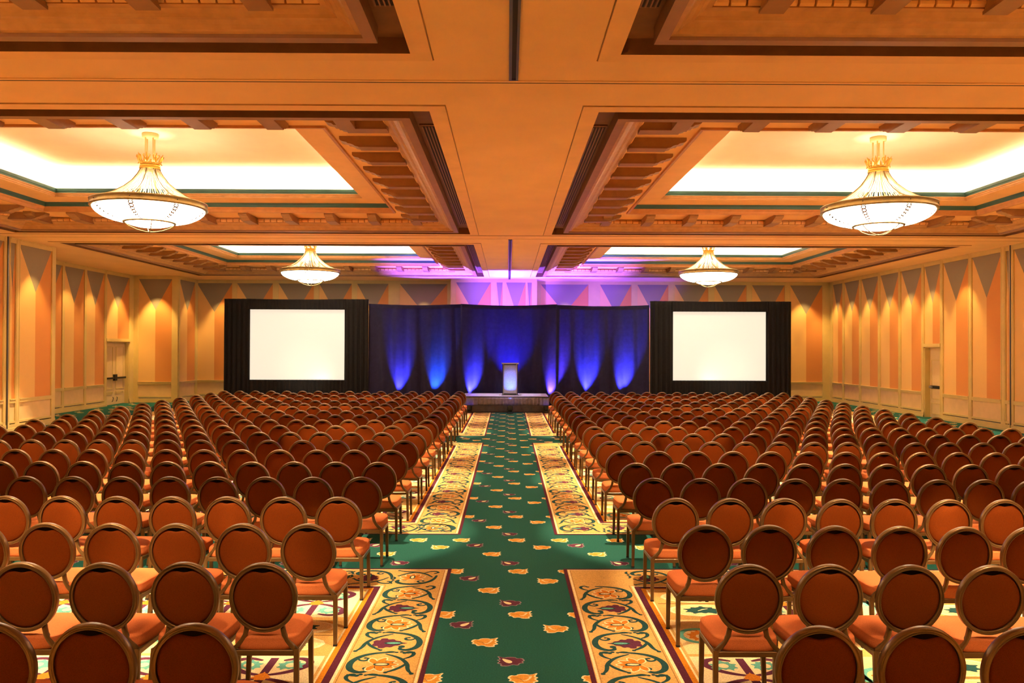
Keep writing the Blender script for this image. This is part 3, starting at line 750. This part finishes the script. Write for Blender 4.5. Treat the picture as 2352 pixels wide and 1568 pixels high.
# ================================================================== CHAIRS
def chair_parts():
    """list of (name, MB)"""
    out = []
    C = V((0, .03, .705)); t = math.atan(.06/.45)
    def B(x, s, n=0.0):   # point in the plane of the back; n towards the sitter
        return V((x, C.y - s*math.sin(t) + n*math.cos(t), C.z + s*math.cos(t) + n*math.sin(t)))
    # cushion
    s = MB(); NP = 44
    def outline(k, z):
        pts = []
        for i in range(NP):
            a = 2*PI*i/NP; c_, s_ = math.cos(a), math.sin(a); e = 2/5.2
            px = math.copysign(abs(c_)**e, c_); py = math.copysign(abs(s_)**e, s_)
            hw = .205 + .022*(py*.5+.5)
            pts.append((px*hw*k, .265 + py*.222*k + (.012*(1-px*px) if py > 0 else 0)*k, z))
        return pts
    lv = [(.93,.365),(.985,.372),(1.0,.392),(1.003,.418),(.985,.438),(.988,.442),(.965,.449),(.90,.459),(.72,.468),(.4,.474)]
    vs = []
    for k, z in lv: vs += outline(k, z)
    vs.append((0, .265, .476)); fs = []
    for r in range(len(lv)-1):
        for i in range(NP):
            j = (i+1) % NP; fs.append((r*NP+i, r*NP+j, (r+1)*NP+j, (r+1)*NP+i))
    top = len(vs)-1; o = (len(lv)-1)*NP
    for i in range(NP): fs.append((o+i, o+(i+1) % NP, top))
    fs.append(tuple(range(NP-1, -1, -1)))
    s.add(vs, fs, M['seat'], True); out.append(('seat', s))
    # rails under the cushion
    s = MB(); hb, hf = .20, .205
    for p, q in (((-hb,.055),(hb,.055)), ((-hf,.425),(hf,.425)), ((-hb,.055),(-hf,.425)), ((hb,.055),(hf,.425))):
        s.sweep([(p[0],p[1],.352), (q[0],q[1],.352)], rrect(.013,.018,.004,1), M['bronze'], up=V((0,0,1)), smooth=False)
    out.append(('seat_frame', s))
    # padded back
    s = MB(); a0, b0 = .189, .203; NB = 48
    def orad(i):
        th = 2*PI*i/NB; d = abs((th - PI/2 + PI) % (2*PI) - PI)
        k = 1.0
        if d < .52: k -= .19*(.5+.5*math.cos(PI*d/.52))**.7
        return th, k
    vs = []
    for (k, n) in ((.0,.020),(.6,.019),(.88,.015),(.97,.008),(1,0),(.97,-.008),(.88,-.014),(.6,-.018),(0,-.019)):
        if k == 0: vs.append(B(0,0,n)); continue
        for i in range(NB):
            th, q = orad(i); vs.append(B(a0*k*q*math.cos(th), b0*k*q*math.sin(th), n))
    fs = [(0, 1+(i+1) % NB, 1+i) for i in range(NB)]
    for r in range(6):
        for i in range(NB):
            j = (i+1) % NB; fs.append((1+r*NB+i, 1+r*NB+j, 1+(r+1)*NB+j, 1+(r+1)*NB+i))
    e = 1+6*NB; L = len(vs)-1
    for i in range(NB): fs.append((e+i, e+(i+1) % NB, L))
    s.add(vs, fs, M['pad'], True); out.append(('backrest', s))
    # hoop and the two curved supports
    s = MB(); NR = 56
    path = [B(.1985*math.cos(2*PI*i/NR), .2115*math.sin(2*PI*i/NR)) for i in range(NR)]
    s.sweep(path, [(-.0135,-.015),(-.0115,-.0195),(-.007,-.0195),(-.004,-.0155),(.004,-.0155),(.007,-.0195),(.0115,-.0195),(.0135,-.015),(.0115,-.006),(.0135,.0),(.0115,.006),(.0135,.015),(.010,.019),(-.010,.019),(-.0135,.015)], M['bronze'], True, up=B(0,0,1)-B(0,0,0))
    vs = [B(.190*math.cos(2*PI*i/NR), .203*math.sin(2*PI*i/NR), n_) for n_ in (-.004, .004) for i in range(NR)]
    s.add(vs, [tuple(range(NR)), tuple(range(2*NR-1, NR-1, -1))], M['infill'])
    for sx in (-1, 1):
        pth = [(sx*.112,.058,.525),(sx*.114,.06,.50),(sx*.122,.061,.465),(sx*.142,.060,.428),(sx*.170,.057,.397),(sx*.20,.053,.367)]
        s.sweep(pth, rrect(.014,.014,.004,1), M['bronze'], up=V((0,1,0)))
    out.append(('back_frame', s))
    for sx in (-1, 1):
        for top_, foot in (((sx*.203,.053,.375),(sx*.215,.002,.0)), ((sx*.203,.42,.345),(sx*.213,.395,.0))):
            s = MB(); tp, ft = V(top_), V(foot); d = ft - tp
            s.sweep([tp, tp+d*.5, tp+d*.965], rrect(.0155,.0155,.004,1), M['bronze'], up=V((0,1,0)), scale=[1.05,1,.86], smooth=False)
            s.sweep([tp+d*.96, ft], rrect(.015,.015,.005,1), M['rubber'], up=V((0,1,0)), smooth=False)
            out.append(('leg', s))
    return out
parts = chair_parts()
R_ = 1.103
ORD = ['', 'first','second','third','fourth','fifth','sixth','seventh','eighth','ninth','tenth','eleventh','twelfth','thirteenth','fourteenth','fifteenth','sixteenth','seventeenth','eighteenth','nineteenth','twentieth']
spots = []
for row in range(1, 21):
    Y = R_*(row+2.53)
    for side in (-1, 1):
        if side < 0: p = .50 if row <= 4 else max(.489, .50-.0018*(row-4)); xs0 = 1.525 if row < 8 else 1.51
        else: p = (.503 if row <= 2 else .492 if row <= 8 else max(.472, .492-.006*(row-8))); xs0 = 1.52 if row < 7 else 1.50
        for k in range(16):
            X = side*(xs0 + p*k)
            lim = .643*(Y+.2) + .24
            if abs(X) > lim + 1.7: continue
            rx = random.Random(row*100 + k*2 + (side > 0))
            spots.append((Y + (100 if abs(X) > lim else 0), abs(X), side, row, k+1, X + rx.uniform(-.004,.004), Y + rx.uniform(-.012,.012) - (.10*(X/8.5) if side > 0 else 0), rx.uniform(-.008,.008)))
spots.sort()
near, far = spots[:300], spots[300:]
proto = thing('banquet_chair', '', 'chair', (0,0,0), 0, 'banquet chairs set in rows facing the stage')
for n, b in parts: recalc(b.build(n, proto))
for i, (_, _, side, row, k, X, Y, rz) in enumerate(near):
    o = proto if i == 0 else copy_tree(proto)
    o.location = (X, Y, FLOOR_TOP); o.rotation_euler = (0, 0, rz)
    o['label'] = 'round-backed rust chair, %s %s of the green aisle, %s row from the camera' % (ORD[k], 'left' if side < 0 else 'right', ORD[row])
fm = MB()
src = [(n, [v.co.copy() for v in o.data.vertices], [tuple(p.vertices) for p in o.data.polygons], [p.material_index for p in o.data.polygons], list(o.data.materials), o.data.polygons[0].use_smooth) for n, o in [(c.name, c) for c in proto.children]]
for (_, _, side, row, k, X, Y, rz) in far:
    Mx = Matrix.Translation((X, Y, FLOOR_TOP)) @ Matrix.Rotation(rz, 4, 'Z')
    for n, vs, fs, mi, ms, sm in src:
        w = [Mx @ v for v in vs]
        for q, mm in enumerate(ms):
            sel = [f for f, i in zip(fs, mi) if i == q]
            if len(ms) == 1: fm.add(w, sel, mm, sm)
            else:
                used = sorted({i for f in sel for i in f}); mp = {a: b for b, a in enumerate(used)}
                fm.add([w[i] for i in used], [tuple(mp[i] for i in f) for f in sel], mm, sm)
tag(fm.build('banquet_chairs'), 'farthest rows of round-backed rust banquet chairs in front of the stage', 'chairs', 'banquet chairs set in rows facing the stage', 'stuff')

# ================================================================== LIGHTS
WARM = (1.0, .69, .39)
def area(name, loc, rot, sx, sy, power, col):
    d = bpy.data.lights.new(name, 'AREA'); d.shape = 'RECTANGLE'; d.size = sx; d.size_y = sy; d.energy = power; d.color = col
    o = bpy.data.objects.new(name, d); COL.objects.link(o); o.location = loc; o.rotation_euler = rot; return o
def spot(name, loc, target, power, angle, blend, col, r=.06):
    d = bpy.data.lights.new(name, 'SPOT'); d.energy = power; d.spot_size = math.radians(angle); d.spot_blend = blend; d.color = col; d.shadow_soft_size = r
    o = bpy.data.objects.new(name, d); COL.objects.link(o); o.location = loc
    o.rotation_euler = (V(target)-V(loc)).to_track_quat('-Z', 'Y').to_euler(); return o
def point(name, loc, power, col, r=.1):
    d = bpy.data.lights.new(name, 'POINT'); d.energy = power; d.color = col; d.shadow_soft_size = r
    o = bpy.data.objects.new(name, d); COL.objects.link(o); o.location = loc; return o
# cove lamps hidden behind the lip of every coffer
COVE = (1.0, .83, .62)
for (x0, y0, x1, y1) in COFFERS:
    z = CEIL+.70; d = 2.25; cx, cy = (x0+x1)/2, (y0+y1)/2; Lx, Ly = x1-x0-2*d, y1-y0-2*d
    pw = 25
    area('cove_lamp', (cx, y1-d, z), (PI-.35, 0, 0), Lx, .12, pw*Lx, COVE); area('cove_lamp', (cx, y0+d, z), (PI+.35, 0, 0), Lx, .12, pw*Lx, COVE)
    area('cove_lamp', (x0+d, cy, z), (PI, -.35, 0), .12, Ly, pw*Ly, COVE); area('cove_lamp', (x1-d, cy, z), (PI, .35, 0), .12, Ly, pw*Ly, COVE)
for x, y, _ in CH:
    point('chandelier_lamp', (x, y, 5.35), 60, (1.0, .74, .44), .12)
# downlights in the ceiling
def down(x, y, p, ang=62, col=WARM, tx=0, ty=0): spot('downlight', (x, y, CEIL-.03), (x+tx, y+ty, 0), p, ang, .6, col, .06)
def ceil_z(x, y):
    for (x0, y0, x1, y1) in COFFERS:
        d = min(x-x0, x1-x, y-y0, y1-y)
        if d > 2.8: return CEIL+1.10
        if d > 0: return CEIL+.24 if d > .9 else CEIL-.03
    return CEIL-.03
DX = (-12.0, -10.0, -8.0, -6.0, -4.1, -2.3, 2.3, 4.1, 6.0, 8.0, 10.0, 12.0)
DK = 1.0
for y, p in ((1.4, 1500), (5.7, 2000), (9.9, 1900), (13.9, 1900), (17.9, 1900), (21.7, 1900), (25.6, 1300)):
    for x in DX + (.06,):
        z = ceil_z(x, y); h = z - .7
        q = p*DK*(h/4.5)**2*(.30 if abs(x) < 1 else 1)
        spot('downlight', (x, y, z), (x, y, 0), q, 2*math.degrees(math.atan((1.75 if abs(x) > 1 else 2.5)/h)), .3 if abs(x) > 1 else .8, WARM, .05)
# adjustable accents tilted towards the stage: each catches one or two rows of chair backs
ACC = [(5.1, (-3.0, -1.6, 1.6, 2.6), .26), (6.1, (-3.1, -2.3, -1.4), .40), (7.2, (-4.6, -3.2, -1.8, 1.9, 3.3, 4.7), 1.0), (11.6, (-7.2, -5.8, 1.8, 3.2, 4.6), .8), (13.3, (-3.0, -1.8, 1.8, 3.0), .8), (14.9, (-2.6, 2.4), .8), (19.3, (-7.6, -6.0, -4.4, 4.6, 6.2, 7.8), .9), (22.6, (-7.0, -4.0, -2, 2, 4.0, 7.0), .8)]
for y, xx, k in ACC:
    for x in xx:
        ys_ = y - 3.2; z = ceil_z(x, ys_)
        spot('accent_light', (x, ys_, z), (x, y, .7), 2300*k*((z-.7)/4.5)**2, 17, .45, WARM, .05)
# wall washers
WASH = (1.0, .66, .22)
def wash(x, y, nx, ny, p=95, K=2.7):
    spot('wall_washer', (x + nx*.75, y + ny*.75, CEIL-.04), (x + nx*.12, y + ny*.12, 1.6), p*K, 62, .6, WASH, .04)
for y in (24.6, 26.5, 28.0, 29.5, 31.2, 32.8, 34.2): wash(XR, y, -1, 0)
for x in (-12.5, -10.9, -9.3, -7.7, -6.2, 8.1, 9.7, 11.3, 13.0): wash(x, YBACK, 0, -1, 110)
wash(-3.7, YBACK, 0, -1, 110); wash(2.5, YBACK, 0, -1, 110)
wash(-14.5, YREC1, 0, -1, 190); wash(XREC, 31.7, 1, 0, 150); wash(-13.65, 34, 1, 0, 60)
for y in (26, 28, 29.6): wash(XREC, y, 1, 0, 60)
for y in (20.2, 22.6): wash(XL, y, 1, 0, 90)
# stage lights and added fill
BL = (.05, .045, 1.0)
rnd_ = random.Random(5)
for px in (917, 998, 1080, 1262, 1345, 1425):
    x = dx(px); spot('blue_uplight_or_fill', (x, YD-.24, .36), (x+rnd_.uniform(-.12,.12), YD-.02, .98), 5600 if px not in (917, 998) else 3600, 46, 1.0, {998: (.03,.16,1.0), 1262: (.16,.08,1.0)}.get(px, (.085,.085,1.0)), .04)
spot('blue_uplight_or_fill', (.08, 27.85, .3), (.09, 28.9, 1.45), 330, 36, 1.0, (.13, .22, 1.0), .04)
spot('blue_uplight_or_fill', (.08, 29.6, .7), (.08, 30.5, 2.4), 2200, 60, 1.0, (.03,.025,1.0), .08)  # unseen fill added to deepen the blue behind the lectern
for x in (-2.0, .1, 2.3): spot('blue_uplight_or_fill', (x, 28.6, .62), (x, 30.5, 2.7), 40, 80, 1.0, (.02,.01,1.0), .1)  # weak fills added to tint the drapes blue higher up
spot('deck_fill', (.06, 27.6, CEIL-.05), (.0, 29.2, .6), 700, 34, .6, (.70, .58, 1.0), .05)  # soft fill added to brighten the stage deck
for sx in (LS, RS): spot('screen_glow_spot', ((sx[0]+sx[1])/2+.3, 27.4, .7), ((sx[0]+sx[1])/2+.3, YD, 1.35), 260, 46, 1.0, (1.0, .88, .66), .1)  # unseen spots added for the pale glow low on each screen
PU = (.17, .07, 1.0)
for x in (-3.4, -1.1, 1.2, 3.5):
    spot('purple_uplight', (x, 31.5, .3), (x*.9, 31.7, 5.2), 11000, 52, .8, PU, .1)
for x, p in ((0, 11000), (3.0, 4500), (5.4, 2500)): spot('purple_uplight', (x, 31.2, .3), (x, 34.2, 4.8), p, 50, .9, (.12, .045, 1.0), .1)

# world: dim warm light from the rest of the ballroom behind the camera
w = bpy.data.worlds.new('ballroom'); scene.world = w; w.use_nodes = True
bg = w.node_tree.nodes['Background']; bg.inputs[0].default_value = (1.0, .62, .30, 1); bg.inputs[1].default_value = .05

scene.view_settings.view_transform = 'Standard'; scene.view_settings.look = 'None'
scene.view_settings.gamma = 1; scene.view_settings.use_curve_mapping = False
scene.view_settings.exposure = 0.45
scene.cycles.use_denoising = True
scene.cycles.use_adaptive_sampling = True; scene.cycles.adaptive_threshold = .02
scene.cycles.max_bounces = 6; scene.cycles.diffuse_bounces = 4; scene.cycles.glossy_bounces = 3
scene.cycles.sample_clamp_indirect = 8; scene.cycles.caustics_reflective = False; scene.cycles.caustics_refractive = False
